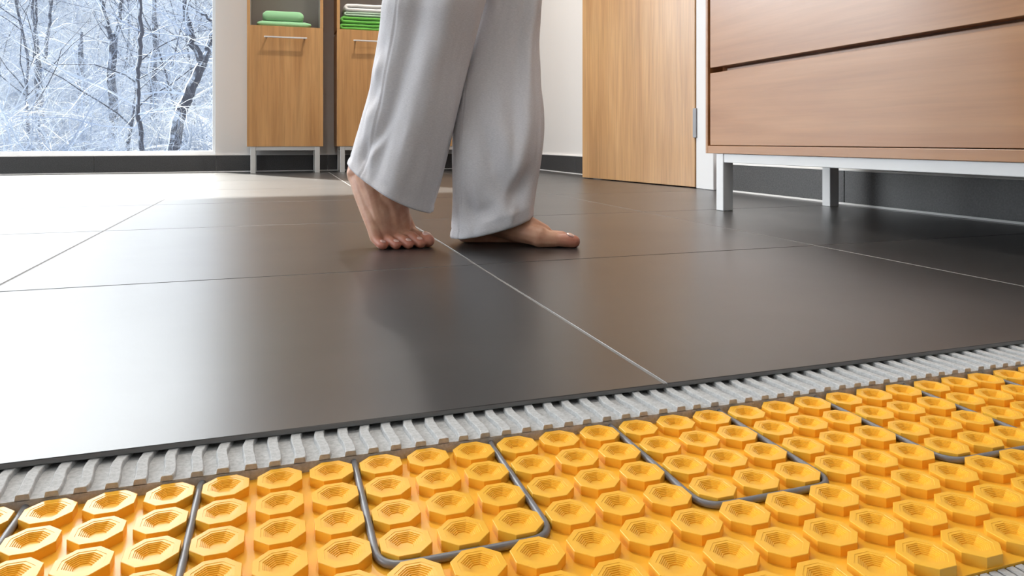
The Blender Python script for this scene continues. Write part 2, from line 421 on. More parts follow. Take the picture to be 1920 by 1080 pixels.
# heating cable: one serpentine
def gapx(c): return SX+c*PX
cr_ = .0019; zc = ZB+cr_+.0001
path = []
ybot, ytop = SY-3.5*PX, .4277+.004
ch = .0062
cols = [-9.5, -6.5, -3.5, -.5, 2.5, 5.5, 8.5, 11.5, 14.5, 17.5, 20.5]
down = False
for c, c2 in zip(cols[:-1], cols[1:]):
    xa, xb = gapx(c), gapx(c2)
    deep = c == -6.5
    yb = SY-(5.5 if deep else 3.5)*PX
    if down: path += [(xa, ytop), (xa, yb+ch), (xa+ch, yb), (xb-ch, yb), (xb, yb+ch)]
    else: path += [(xa, ytop-.001), (xa+.004, ytop+.004), (xb-.004, ytop+.004), (xb, ytop-.001)]
    down = not down
pp = []
for i in range(len(path)-1):
    a, b_ = Vector((*path[i], zc)), Vector((*path[i+1], zc)); L = (b_-a).length; n_ = max(1, int(L/.004))
    for q in range(n_): pp.append(a.lerp(b_, q/n_))
pp.append(Vector((*path[-1], zc)))
for _ in range(3): pp = [pp[0]]+[(pp[i-1]+pp[i]*2+pp[i+1])/4 for i in range(1, len(pp)-1)]+[pp[-1]]
# keep the buried turns inside the mortar footprint
cab = link('heating_cable', mesh_of('heating_cable', *tube(pp, cr_, 12)), None, M['cable'], True)
tag(cab, 'grey heating cable laid in loops between the studs of the orange mat', 'cable')

# ------------------------------------------------------------------ tall cabinets
def tall_cabinet(x0, x1, label):
    root = empty('tall_cabinet', ((x0+x1)/2, 4.22, 0)); W2 = (x1-x0)/2
    tag(root, label, 'cabinet', 'tall beech cabinets along the rear wall')
    yf, yb = 4.10-4.22, YF-.012-4.22
    def B(n_, *a, mt=M['oak'], bev=.0008, par=root): return box(n_, *a, mt, par, bev)
    t = .016; z0, zd, ztop = .146, .806, 1.95
    bm = bmesh.new()
    bx(bm, -W2, -W2+t, yf, yb, zd+.001, ztop); bx(bm, W2-t, W2, yf, yb, zd+.001, ztop)
    bx(bm, -W2, W2, yf+.018, yb, z0, zd-.016)
    bx(bm, -W2+t, W2-t, yf+.004, yb, zd-.014, zd+.0005)
    bx(bm, -W2+t, W2-t, yf, yb, 1.20, 1.215); bx(bm, -W2, W2, yf, yb, ztop, ztop+t)
    from_bm('carcass', bm, M['oak'], root)
    B('niche_back', -W2+t, W2-t, yb-.006, yb, zd+.001, ztop, mt=M['niche'])
    for s in (-1, 1):
        xa = s*(W2-t)
        B('niche_side', min(xa, xa-s*.001), max(xa, xa-s*.001), yf+.012, yb-.006, zd+.001, 1.2, mt=M['niche'], bev=0)
    dr = B('cabinet_door', -W2, W2, yf, yf+.017, z0, zd)
    up = B('cabinet_door', -W2+t+.002, W2-t-.002, yf, yf+.017, 1.218, ztop-.002)
    bm = bmesh.new(); hw = .112
    bx(bm, -hw, hw, yf-.034, yf-.026, .738, .746, .0012)
    for s in (-1, 1): bx(bm, s*(hw-.012)-.004, s*(hw-.012)+.004, yf-.028, yf+.001, .739, .745)
    from_bm('handle', bm, M['handle'], dr)
    # leg frame
    lw = .026
    for sx in (-1, 1):
        for yy in (yf+.004, yb-.05):
            xa = sx*(W2-.018-lw/2); box('leg', xa-lw/2, xa+lw/2, yy, yy+lw, .0003, z0, M['steel'], root, .001)
    for yy in (yf+.008, yb-.046): box('leg_rail', -W2+.018+lw, W2-.018-lw, yy, yy+.018, .124, z0, M['steel'], root, .001)
    for sx in (-1, 1):
        xa = sx*(W2-.018-lw/2); box('leg_rail', xa-.009, xa+.009, yf+.004+lw, yb-.05, .124, z0, M['steel'], root, .001)
    return root
tall_cabinet(-.161, .239, 'tall beech cabinet nearest the window, two pale green towels in its niche')
tall_cabinet(.314, .714, 'middle tall beech cabinet, white and bright green towels in its niche')
tall_cabinet(.789, 1.189, 'tall beech cabinet behind the trouser legs, only a sliver of its foot between them')

# towels: a folded ribbon with rounded folds
def towel(name, x0, x1, y0, y1, z0, layers, th, mt, label, group, fold_left=True, seed=0, skew=0, tag_=True):
    rnd = random.Random(seed); path = []
    L = x1-x0
    for k in range(layers):
        z = z0+th*(k+.5)
        xsn = np.linspace(th*.5, L-th*.5, 22)
        if k % 2: xsn = xsn[::-1]
        for q in xsn: path.append((q, z))
        if k < layers-1:
            s = 1 if k % 2 == 0 else -1; cxx = xsn[-1]
            for a in (30, 60, 90, 120, 150): path.append((cxx+s*th*.5*math.sin(R(a)), z+th*.5-th*.5*math.cos(R(a))))
    n_ = len(path); half = th*.47
    vs, fs = [], []
    NY = 9
    prof = []
    for i, (px, pz) in enumerate(path):
        a = path[max(i-1, 0)]; b_ = path[min(i+1, n_-1)]; d = Vector((b_[0]-a[0], b_[1]-a[1])).normalized(); nn = Vector((-d.y, d.x))
        e_ = min(1, .35+.65*min(i, n_-1-i)/2.0)
        prof.append(((px, pz), nn*half*e_))
    ring = [(p[0]+q.x, p[1]+q.y) for p, q in prof]+[(p[0]-q.x, p[1]-q.y) for p, q in reversed(prof)]
    m_ = len(ring)
    for j in range(NY):
        t = j/(NY-1); y = y0+(y1-y0)*t
        sh = 1-.10*(abs(2*t-1)**6)
        for (a, c) in ring:
            xx = a if fold_left else L-a
            wob = noise.noise(Vector((xx*14+seed, y*14, c*60)))*.0045
            wz = noise.noise(Vector((xx*22+seed*3, y*10, c*20+5)))*.0028
            zz = c
            if c > z0+th*.3: zz = c+wz
            vs.append((x0+xx+wob+skew*(c-z0), y+wob*.5, zz+skew*0))
    for j in range(NY-1):
        for i in range(m_):
            i2 = (i+1) % m_; fs.append((j*m_+i, j*m_+i2, (j+1)*m_+i2, (j+1)*m_+i))
    for j in (0, NY-1):
        b0 = j*m_
        for i in range(n_-1):
            q = (b0+i, b0+i+1, b0+m_-2-i, b0+m_-1-i)
            fs.append(q if j == 0 else q[::-1])
    me = mesh_of('towel', vs, fs)
    bm = bmesh.new(); bm.from_mesh(me); bmesh.ops.recalc_face_normals(bm, faces=bm.faces); bm.to_mesh(me); bm.free()
    o = link('towel', me, None, mt, True); sb = o.modifiers.new('s', 'SUBSURF'); sb.levels = sb.render_levels = 1
    tag(o, label, 'towel', group); return o
zn = .8075
towel('towel', -.128, .192, 4.120, 4.30, zn, 1, .032, M['t_pale'], 'pale green folded towel lying on the floor of the niche nearest the window', 'pale green towels', True, 2)
towel('towel', -.112, .166, 4.122, 4.29, zn+.0315, 1, .058, M['t_pale'], 'plump pale green rolled towel on top of the flat one nearest the window', 'pale green towels', False, 5)
towel('towel', .336, .64, 4.116, 4.30, zn, 2, .0175, M['t_green'], 'bright green towel at the bottom of the stack in the middle cabinet', 'stacked towels in the middle cabinet', False, 8)
towel('towel', .342, .645, 4.118, 4.30, zn+.0365, 2, .0210, M['t_green'], 'bright green towel second from the bottom in the middle cabinet', 'stacked towels in the middle cabinet', False, 11)
towel('towel', .360, .645, 4.118, 4.30, zn+.080, 2, .0125, M['t_mint'], 'pale mint towel between the green and the white ones', 'stacked towels in the middle cabinet', False, 14)
towel('towel', .364, .645, 4.118, 4.30, zn+.1065, 2, .0225, M['t_white'], 'white folded towel on top of the stack in the middle cabinet', 'stacked towels in the middle cabinet', False, 17)

# ------------------------------------------------------------------ dresser on the right wall
dr = empty('dresser', (1.27, 1.11, 0)); tag(dr, 'wide low cherry wood dresser on white metal legs along the right wall', 'dresser')
dr_ox, dr_oy = 1.27, 1.11
def DB(n_, x0, x1, y0, y1, z0, z1, m_=M['cherry'], bev=.0008, par=dr): return box(n_, x0-dr_ox, x1-dr_ox, y0-dr_oy, y1-dr_oy, z0, z1, m_, par, bev)
FX, DYN, DYF, DZ0, DZT = 1.070, .60, 1.619, .146, .80
DB('side_panel', FX, 1.485, DYF-.010, DYF, DZ0, DZT)
DB('side_panel', FX, 1.485, DYN, DYN+.010, DZ0, DZT)
DB('bottom_panel', FX, 1.485, DYN+.010, DYF-.010, DZ0, .1655)
DB('top_panel', FX-.004, 1.485, DYN-.004, DYF+.004, DZT, DZT+.018)
DB('back_panel', FX+.045, 1.485, DYN+.0105, DYF-.0105, .166, DZT, M['cherry_dark'])
for (a, b_) in ((.1672, .3545), (.3685, .560), (.574, .786)):
    d_ = DB('drawer_front', FX+.001, FX+.020, DYN+.012, DYF-.0195, a, b_)
    DB('drawer_body', FX+.0235, FX+.044, DYN+.014, DYF-.062, a, b_+.0095, par=dr).name = 'drawer_lip'
lw = .030
for (xx, yy) in ((FX+.002, DYF-.075), (1.419, DYF-.062), (FX+.002, DYN+.03), (1.419, DYN+.03)):
    DB('leg', xx, xx+lw, yy, yy+lw, .0003, DZ0, M['leg'] if 'leg' in M else M['white_frame'], .0012)
DB('leg_rail', FX+.004, FX+.03, DYN+.06, DYF-.0755, .1235, DZ0, M['white_frame'], .001)
DB('leg_rail', 1.421, 1.447, DYN+.06, DYF-.0625, .1235, DZ0, M['white_frame'], .001)
for yy in (DYF-.073, DYN+.032): DB('leg_rail', FX+.0325, 1.4185, yy, yy+.026, .1235, DZ0, M['white_frame'], .001)
# ------------------------------------------------------------------ person walking barefoot
def chain(pts):
    """dense spheres along a chain of (Vector, radius)"""
    out = []
    for (a, ra), (b_, rb) in zip(pts[:-1], pts[1:]):
        L = (b_-a).length; n_ = max(1, int(L/(max(min(ra, rb), .004)*.28)))
        for q in range(n_): t = q/n_; out.append((a.lerp(b_, t), ra+(rb-ra)*t))
    out.append(pts[-1]); return out
ICO = {}
def blob(spheres, voxel, smooth=6, sub=2):
    vs, fs = [], []
    if sub not in ICO:
        b_ = bmesh.new(); bmesh.ops.create_icosphere(b_, subdivisions=sub, radius=1.0)
        ICO[sub] = ([v.co.copy() for v in b_.verts], [[v.index for v in f.verts] for f in b_.faces]); b_.free()
    iv, if_ = ICO[sub]
    for c, r in spheres:
        k = len(vs); vs += [c+v*r for v in iv]; fs += [[k+i for i in f] for f in if_]
    me = mesh_of('blob', vs, fs); o = bpy.data.objects.new('blob', me); COL.objects.link(o)
    rmod = o.modifiers.new('r', 'REMESH'); rmod.mode = 'VOXEL'; rmod.voxel_size = voxel; rmod.adaptivity = 0
    s_ = o.modifiers.new('s', 'SMOOTH'); s_.factor = .5; s_.iterations = smooth
    dg = bpy.context.evaluated_depsgraph_get(); ev = o.evaluated_get(dg)
    res = bpy.data.meshes.new_from_object(ev)
    bpy.data.objects.remove(o); bpy.data.meshes.remove(me)
    return res
def foot(side, heading, tip, pitch, shin_top, ankle_tilt=None):
    """side: +1 right foot (medial = left of the heading), -1 left foot; tip = big-toe tip on the floor; returns spheres, nails"""
    fx = Vector((math.cos(heading), math.sin(heading), 0)); my = Vector((-math.sin(heading), math.cos(heading), 0))*side
    P0 = Vector((.168, 0, .010)); c, s = math.cos(pitch), math.sin(pitch)
    def loc(x, y, z):
        if x < .168:
            w = min(1, (.168-x)/.018); cc, ss = math.cos(pitch*w), math.sin(pitch*w)
            dx, dz = x-P0.x, z-P0.z
            y -= (P0.x-x)*.05*(1 if pitch else 0)
            x, z = P0.x+dx*cc+dz*ss, P0.z-dx*ss+dz*cc
        return x, y, z
    base = Vector((tip[0], tip[1], -.0012))-fx*.232-my*.024
    def P(x, y, z): x, y, z = loc(x, y, z); return base+fx*x+my*y+Vector((0, 0, z))
    sp = []
    def C(*q): sp.extend(chain([(P(a, b_, d), r) for a, b_, d, r in q]))
    # heel, ankle
    C((.030, 0, .027, .027), (.030, 0, .045, .026), (.045, 0, .068, .027), (.052, 0, .080, .0275))
    C((.018, 0, .035, .018), (.022, 0, .06, .014), (.026, 0, .088, .0125))
    C((.056, .024, .080, .012), (.056, .020, .070, .012)); C((.047, -.026, .070, .011), (.047, -.022, .062, .012))
    # instep and borders
    C((.052, 0, .078, .027), (.085, .006, .062, .0255), (.115, .010, .046, .0215), (.145, .012, .033, .0175), (.168, .012, .024, .0145))
    C((.06, .010, .05, .026), (.095, .018, .036, .020), (.13, .024, .027, .0175), (.165, .029, .0195, .0178))
    C((.035, 0, .025, .0255), (.07, -.014, .021, .020), (.105, -.023, .017, .0165), (.135, -.030, .0145, .014), (.155, -.034, .013, .0125))
    C((.05, 0, .03, .026), (.09, -.004, .031, .022), (.13, -.010, .025, .0175), (.165, -.006, .019, .0155))
    C((.05, -.01, .045, .022), (.09, -.014, .036, .02), (.13, -.021, .024, .016), (.158, -.022, .016, .0135))
    # smooth instep filling between the bones
    C((.06, .004, .058, .026), (.10, .002, .048, .0232), (.135, .002, .033, .0192), (.166, .002, .0175, .0165)); C((.08, -.005, .040, .024), (.12, -.012, .030, .0200), (.155, -.018, .0175, .0155)); C((.09, .013, .046, .022), (.13, .018, .032, .0185), (.160, .020, .0205, .0178))
    C((.03, 0, .024, .0245), (.07, -.006, .0185, .0185), (.11, -.014, .0165, .0165), (.15, -.016, .0155, .0155))
    # ball pads
    C((.09, .014, .034, .0205), (.125, .019, .026, .0190), (.155, .025, .0205, .0180)); C((.165, .029, .0178, .0176), (.190, .0275, .0140, .0128))
    C((.165, .028, .0178, .0170), (.170, .010, .0155, .0155), (.166, -.010, .0145, .0143), (.158, -.028, .0130, .0128))
    # toes: metatarsal, knuckle, pad
    toes = [((.172, .028, .017, .0145), (.196, .0275, .0140, .0112), (.212, .0255, .0135, .0122), (.2215, .024, .0118, .0112)),
            ((.176, .009, .018, .0100), (.200, .0085, .0185, .0078), (.214, .0080, .0105, .0082), (.2195, .0078, .0085, .0076)),
            ((.172, -.0075, .016, .0096), (.193, -.0085, .0165, .0074), (.205, -.0090, .0095, .0078), (.2095, -.0090, .0080, .0072)),
            ((.165, -.0225, .0145, .0092), (.182, -.0245, .0145, .0071), (.193, -.0252, .0090, .0075), (.197, -.0252, .0078, .0069)),
            ((.156, -.0360, .0125, .0092), (.169, -.0395, .0120, .0074), (.178, -.0405, .0085, .0074), (.182, -.0400, .0076, .0067))]
    toes = [tuple((x, y, z, r*(1.0 if k == 0 else 1.10)) for x, y, z, r in t) for k, t in enumerate(toes)]
    for t in toes: C(*t)
    # shin
    an = P(.050, 0, .080); top = Vector(shin_top)
    sp.extend(chain([(an, .0275), (an.lerp(top, .15), .0265), (an.lerp(top, .45), .031), (an.lerp(top, .8), .034), (top, .034)]))
    nails = []
    for k, t in enumerate(toes):
        x, y, z, r = t[2]
        nails.append((P(x+r*.42, y, z+r*.80), r*(.72 if k == 0 else .66), fx, my, 0.62 if k == 0 else .8))
    tips = [P(*t[3][:3]) for t in toes]
    return sp, nails, tips
HR, HL = R(-56), R(-31)
KR, KL = unp(812, 25, 1.207), unp(955, 25, 1.288)
hipR, hipL = Vector((.330, 1.16, .80)), Vector((.335, 1.31, .80))
spR, nR, tR = foot(+1, HR, (.246, 1.172), R(48), KR)
spL, nL, tL = foot(-1, HL, (.478, 1.090), 0, KL)
legs = blob(spR+spL, .0016, 5)
# rest of the figure, coarser: thighs, pelvis, trunk, neck, arms
c0 = (hipR+hipL)/2
shR, shL = Vector((.355, 1.075, 1.27)), Vector((.355, 1.395, 1.27))
up = []
for K, H_ in ((KR, hipR), (KL, hipL)): up += chain([(K, .034), (K.lerp(H_, .25), .038), (K.lerp(H_, .5), .052), (H_, .078)])
up += chain([(hipR, .085), (hipL, .085)])+chain([(c0, .10), (c0+Vector((0, 0, .18)), .088), (c0+Vector((.01, 0, .34)), .10), (c0+Vector((.015, 0, .44)), .085)])
up += chain([(shR+Vector((0, .03, -.03)), .055), (shL+Vector((0, -.03, -.03)), .055)])+chain([(Vector((.35, 1.17, 1.12)), .08), (Vector((.35, 1.30, 1.12)), .08)])
up += chain([(Vector((.350, 1.235, 1.26)), .045), (Vector((.372, 1.235, 1.36)), .042)])
hd = Vector((.385, 1.235, 1.455))
up += chain([(hd+Vector((-.02, 0, .02)), .082), (hd+Vector((.012, 0, .0)), .072), (hd+Vector((.035, 0, -.055)), .042)])
up += chain([(hd+Vector((.083, 0, .0)), .008), (hd+Vector((.098, 0, -.022)), .0115)])+chain([(hd+Vector((.079, -.014, -.05)), .0065), (hd+Vector((.083, 0, -.05)), .0075), (hd+Vector((.079, .014, -.05)), .0065)])
for s in (-1, 1): up += chain([(hd+Vector((-.005, s*.078, .005)), .012), (hd+Vector((-.005, s*.08, -.02)), .009)])
hands = []
for s, sh, el, wr in ((-1, shR, Vector((.385, 1.02, 1.02)), Vector((.50, 1.02, .84))), (1, shL, Vector((.315, 1.455, 1.02)), Vector((.285, 1.475, .80)))):
    up += chain([(sh, .048), (sh.lerp(el, .5), .042), (el, .035), (el.lerp(wr, .35), .034), (wr, .023)])
    d = (wr-el).normalized(); sd = Vector((1, 0, 0)).cross(d).normalized()*(-s) if False else d.cross(Vector((0, 1, 0))).normalized()
    for k in range(4):
        b_ = wr+d*.075+sd*(.024-.016*k); ln = (.028, .032, .030, .022)[k]; inn = Vector((0, -s*.35, 0))
        up += chain([(wr+sd*(.010-.007*k)+d*.01, .016), (b_, .0105)])
        hands += chain([(b_, .0095), (b_+d*ln, .0088), (b_+d*ln+(d+inn).normalized()*ln*.75, .0080), (b_+d*ln+(d+inn).normalized()*ln*.75+(d+inn*2.5).normalized()*ln*.6, .0068)])
    th0 = wr+d*.022+sd*.018
    hands += chain([(th0, .0125), (th0+d*.028+sd*.024, .0105), (th0+d*.055+sd*.030, .0085)])
upm = blob(up+hands, .0042, 3, 1)
bm = bmesh.new(); bm.from_mesh(legs); bm.from_mesh(upm)
person_me = bpy.data.meshes.new('person'); bm.to_mesh(person_me); bm.free()
person = link('person', person_me, None, M['skin'], True)
tag(person, 'barefoot person in loose heather grey trousers walking to the right, rear heel raised', 'person')
# blush on toes and heels (colour of the skin itself)
at_ = person_me.attributes.new('blush', 'FLOAT', 'POINT')
co_ = np.empty(len(person_me.vertices)*3); person_me.vertices.foreach_get('co', co_); co_ = co_.reshape(-1, 3)
bl_ = np.zeros(len(co_))
for t in tR+tL:
    d = np.linalg.norm(co_-np.array(t), axis=1); bl_ = np.maximum(bl_, np.clip(1-d/.034, 0, 1)*.85)
at_.data.foreach_set('value', bl_)
for nl, lab in ((nR, 'rear'), (nL, 'front')):
    for k, (p, r, fx, my, asp) in enumerate(nl):
        bm = bmesh.new(); bmesh.ops.create_uvsphere(bm, u_segments=16, v_segments=8, radius=1)
        z = Vector((0, 0, 1)); f2 = (fx*.93-z*.37).normalized(); z2 = my.cross(f2).normalized()
        if z2.z < 0: z2 = -z2
        for v in bm.verts: v.co = p+f2*(v.co.x*r*.95)+my*(v.co.y*r*.92)+z2*(v.co.z*r*.34)-z2*r*.10
        from_bm('toenail', bm, M['nail'], person, True)
# eyes, hair
for s in (-1, 1):
    bm = bmesh.new(); bmesh.ops.create_uvsphere(bm, u_segments=12, v_segments=8, radius=.011)
    for v in bm.verts: v.co += hd+Vector((.072, s*.028, .008))
    from_bm('eye', bm, M['white_frame'], person, True)
hm_ = blob(chain([(hd+Vector((-.03, 0, .035)), .090), (hd+Vector((-.055, 0, -.03)), .070), (hd+Vector((-.06, 0, -.10)), .05)]), .006, 4, 1)
link('hair', hm_, person, M['hair'], True)
# shirt: a looser shell around trunk and upper arms
sp = chain([(c0+Vector((0, 0, .03)), .118), (c0+Vector((0, 0, .18)), .108), (c0+Vector((.01, 0, .34)), .118), (c0+Vector((.012, 0, .42)), .10)])
sp += chain([(c0+Vector((0, -.05, .0)), .105), (Vector((.35, 1.16, 1.10)), .092)])+chain([(c0+Vector((0, .05, .0)), .105), (Vector((.35, 1.31, 1.10)), .092)])
sp += chain([(shR, .062), (shR.lerp(Vector((.385, 1.02, 1.02)), .6), .056)])+chain([(shL, .062), (shL.lerp(Vector((.315, 1.455, 1.02)), .6), .056)])
sp += chain([(shR+Vector((0, .03, -.03)), .07), (shL+Vector((0, -.03, -.03)), .07)])
link('shirt', blob(sp, .006, 6, 1), person, M['shirt'], True)

# trousers: each leg a lofted tube measured ring by ring, with folds, hem and seams
def leg_rings(pix, upper, flat=.62):
    rings = []
    for (lx, ly, rx, ry, D, sag) in pix:
        a, b_ = unp(lx, ly, D), unp(rx, ry, D)
        rings.append(((a+b_)/2, (b_-a)/2, sag*D/F, flat))
    for (cx, cy, cz, w, dpt) in upper:
        rings.append((Vector((cx, cy, cz)), Vector((CT, -ST, 0))*w, 0, dpt/w))
    return rings
def interp_rings(rings, n_):
    """Catmull-Rom through the rings"""
    out = []
    Z = [0]
    for a, b_ in zip(rings[:-1], rings[1:]): Z.append(Z[-1]+(b_[0]-a[0]).length)
    def cm(p0, p1, p2, p3, t): return .5*((2*p1)+(p2-p0)*t+(2*p0-5*p1+4*p2-p3)*t*t+(3*p1-p0-3*p2+p3)*t*t*t)
    for k in range(n_):
        s = Z[-1]*k/(n_-1); i = min(max(np.searchsorted(Z, s, 'right')-1, 0), len(rings)-2)
        t = (s-Z[i])/(Z[i+1]-Z[i]); ii = [max(i-1, 0), i, i+1, min(i+2, len(rings)-1)]
        out.append(tuple(cm(*[rings[q][j] for q in ii], t) for j in range(4))+(s,))
    return out
fwd = Vector((ST, CT, 0))
def trouser_leg(name, rings, folds, seam, seed, nseg=220, nr=190):
    rr = interp_rings(rings, nr); vs, fs = [], []
    for k, (c, hx, sag, fl, s) in enumerate(rr):
        lat = hx.normalized(); w = hx.length
        for q in range(nseg):
            a = 2*math.pi*q/nseg; ca, sa = math.cos(a), math.sin(a)
            # superellipse, front is towards -fwd (sa<0)
            ex = .86; px = math.copysign(abs(ca)**ex, ca); py = math.copysign(abs(sa)**ex, sa)
            p = c+hx*px+fwd*(w*fl*py)
            p.z -= sag*(max(0, -sa)**1.2)-sag*.5*max(0, sa)
            nrm = (lat*ca*fl+fwd*sa).normalized()
            d = 1.6*folds(px, sa, s)
            d += noise.noise(Vector((px*1.6+seed, sa*1.6, s*7)))*.0035*min(1, .3+s*8)
            d += noise.noise(Vector((px*5+seed, sa*5+3, s*16)))*.0018
            # hem: doubled cloth and stitch line
            if s < .013: d += .0009
            d -= .0013*math.exp(-((s-.0145)/.0012)**2)
            # side seam
            for se in seam:
                dd = (a-se-.0) % (2*math.pi); dd = min(dd, 2*math.pi-dd)*w
                d -= .0014*math.exp(-(dd/.0014)**2); 
                d += .0006*math.exp(-((dd-.004)/.003)**2)
                d += .0016*math.exp(-(dd/.012)**2)*noise.noise(Vector((s*85, seed, 0)))*(1 if s < .1 else .4)
            vs.append(p+nrm*d)
    for k in range(nr-1):
        for q in range(nseg):
            q2 = (q+1) % nseg; fs.append((k*nseg+q, k*nseg+q2, (k+1)*nseg+q2, (k+1)*nseg+q))
    o = link(name, mesh_of(name, vs, fs), person, M['fabric'], True)
    so = o.modifiers.new('t', 'SOLIDIFY'); so.thickness = .0014; so.offset = -1
    return o
def G(x, w): return math.exp(-(x/w)**2)
DR = 1.215
rearR = leg_rings([(654, 303, 811, 397, DR, 9), (659, 287, 816, 378, DR, 8), (668, 255, 828, 335, DR, 3), (681, 215, 841, 280, DR, 1), (692, 170, 856, 222, DR, 0),
                   (703, 110, 872, 152, DR, 0), (712, 52, 890, 80, 1.21, 0), (719, -2, 909, 4, 1.20, 0)],
                  [(.285, 1.20, .50, .088, .072), (.305, 1.185, .62, .098, .080), (.325, 1.175, .75, .112, .095), (.335, 1.20, .84, .118, .110), (.34, 1.215, .93, .112, .105)], .74)
def foldsR(x, sa, s):
    f = -min(0, sa)
    d = 0
    # long diagonal soft ridge down the front, troughs left of it, ankle folds
    d += .0075*G(x-(.20+.9*(s-.12)), .30)*f
    d -= .0060*G(x-(-.30+.5*(s-.10)), .20)*f*min(1, s*12)
    d -= .0055*G(x+.55-(s-.055)*4.5, .16)*f*G(s-.06, .035)
    d += .0050*G(x+.42-(s-.055)*4.5, .12)*f*G(s-.06, .035)
    d -= .0045*G(x+.62+(s-.03)*3, .13)*f*G(s-.035, .02)
    d += .0035*G(x+.78, .12)*math.sin(s*70+1)*G(s-.16, .09)
    d -= .0028*G(x-.78+(s-.25)*.4, .18)*f
    return d
trouser_leg('trouser_leg', rearR, foldsR, [R(238)], 3.1)
DL = 1.235
frontL = leg_rings([(845, 442, 999, 404, 1.225, 8), (846, 425, 1002, 384, 1.225, 7), (848, 385, 1007, 343, DL, 3), (848, 330, 1014, 300, DL, 0), (849, 280, 1019, 252, 1.245, 0),
                    (851, 225, 1018, 200, 1.26, 0), (860, 160, 1013, 142, 1.275, 0), (872, 90, 1011, 78, 1.29, 0), (890, -2, 1018, -2, 1.30, 0)],
                   [(.405, 1.285, .50, .082, .075), (.385, 1.30, .62, .094, .082), (.36, 1.295, .75, .110, .095), (.345, 1.27, .84, .116, .108), (.34, 1.245, .93, .110, .103)], .74)
def foldsL(x, sa, s):
    f = -min(0, sa); d = 0
    # deep hem fold on the right, sweeping up to the right edge
    xx = (x-.50)-(s-.048)*6
    d -= .0130*G(xx, .22)*f*G(s-.062, .030)
    d += .0075*G(x-.30+(s-.03)*5, .22)*f*G(s-.035, .022)
    d -= .0080*G(x+.52-(s-.045)*-4, .13)*f*G(s-.045, .020)
    d -= .0070*G(x+.22, .30)*f*G(s-.038, .012)
    d -= .0060*G(x+.1+(s-.12)*3.5, .18)*f*G(s-.12, .05)
    d += .0050*G(x-.25+(s-.14)*3.5, .20)*f*G(s-.13, .06)
    d += .0060*G(x-.62-(s-.2)*.8, .14)*f*min(1, s*6)
    d -= .0045*G(x-.36-(s-.2)*.8, .16)*f*min(1, s*4)
    return d
trouser_leg('trouser_leg', frontL, foldsL, [R(222)], 8.7)
# ------------------------------------------------------------------ winter woods outside
random.seed(21)
# ground: a snow field rising behind
gv, gf = [], []
NX, NYg = 70, 60
def ground_z(x, y):
    d = min(max(0, y-YF-3), 31); return -.45+noise.noise(Vector((x*.25, y*.25, 0)))*.25*min(1, d/3)+.03*max(0, d-4)+.012*max(0, d-6)**2
for j in range(NYg):
    for i in range(NX):
        x = -38+70*i/(NX-1); y = YF+.6+(j/(NYg-1))**1.5*62
        gv.append((x, y, ground_z(x, y)))
for j in range(NYg-1):
    for i in range(NX-1): a = j*NX+i; gf.append((a, a+1, a+NX+1, a+NX))
snow = link('snow_ground', mesh_of('snow_ground', gv, gf), None, M['snow'], True)
structure(snow, 'snow covered ground rising into the woods beyond the window')
def join_tubes(tubes):
    vs, fs = [], []
    for v, f in tubes:
        k = len(vs); vs += v; fs += [tuple(i+k for i in q) for q in f]
    return vs, fs
def grow(rnd, start, dirn, length, rad, depth, wood_t, twig_t, droop=0, maxd=4):
    n_ = 6 if depth < 2 else 4
    p = start.copy(); d = dirn.normalized(); pts, rs = [p.copy()], [rad]
    for i in range(n_):
        d = (d+Vector((rnd.gauss(0, 1), rnd.gauss(0, 1), rnd.gauss(0, .6)))*(.10+.05*depth)+Vector((0, 0, -droop*.05*depth))).normalized()
        p = p+d*length/n_; pts.append(p.copy()); rs.append(rad*(1-.75*(i+1)/n_) if depth else rad*(1-.55*(i+1)/n_))
    (wood_t if depth <= 1 else twig_t).append(tube(pts, rs, (7, 5, 3, 3, 3)[min(depth, 4)], False))
    if depth >= maxd: return
    nb = (13, 9, 7, 5, 0)[depth]
    for b_ in range(nb):
        t = rnd.uniform(.22 if depth == 0 else .12, 1); i = min(int(t*n_), n_-1); q = pts[i].lerp(pts[i+1], t*n_-i)
        az = rnd.uniform(0, 2*math.pi); dd = (pts[i+1]-pts[i]).normalized(); o1 = dd.orthogonal().normalized(); o2 = dd.cross(o1)
        spread = rnd.uniform(.7, 1.3)
        nd = (dd*(.75)+(o1*math.cos(az)+o2*math.sin(az))*spread+Vector((0, 0, .15 if depth < 2 else -.05)))
        grow(rnd, q, nd, length*rnd.uniform(.36, .58)*(1 if depth else .95), rs[i]*.42, depth+1, wood_t, twig_t, droop, maxd)
def frost_tree(seed, height, rad, maxd=4, lean=(0, 0)):
    rnd = random.Random(seed); w, t = [], []
    grow(rnd, Vector((0, 0, -.1)), Vector((lean[0], lean[1], 1)), height, rad, 0, w, t, 1, maxd)
    def mk(n_, q, m_, k=1):
        me = mesh_of(n_, *join_tubes(q)); me.materials.append(m_); return me
    return mk('trunk', w, M['bark']), mk('twigs', t, M['frost'])
protos = [frost_tree(100+i, h, r_, 4, ln) for i, (h, r_, ln) in enumerate([(5.2, .036, (.05, 0)), (6.0, .045, (-.08, .05)), (4.6, .032, (.12, .1)), (5.5, .034, (0, -.05))])]
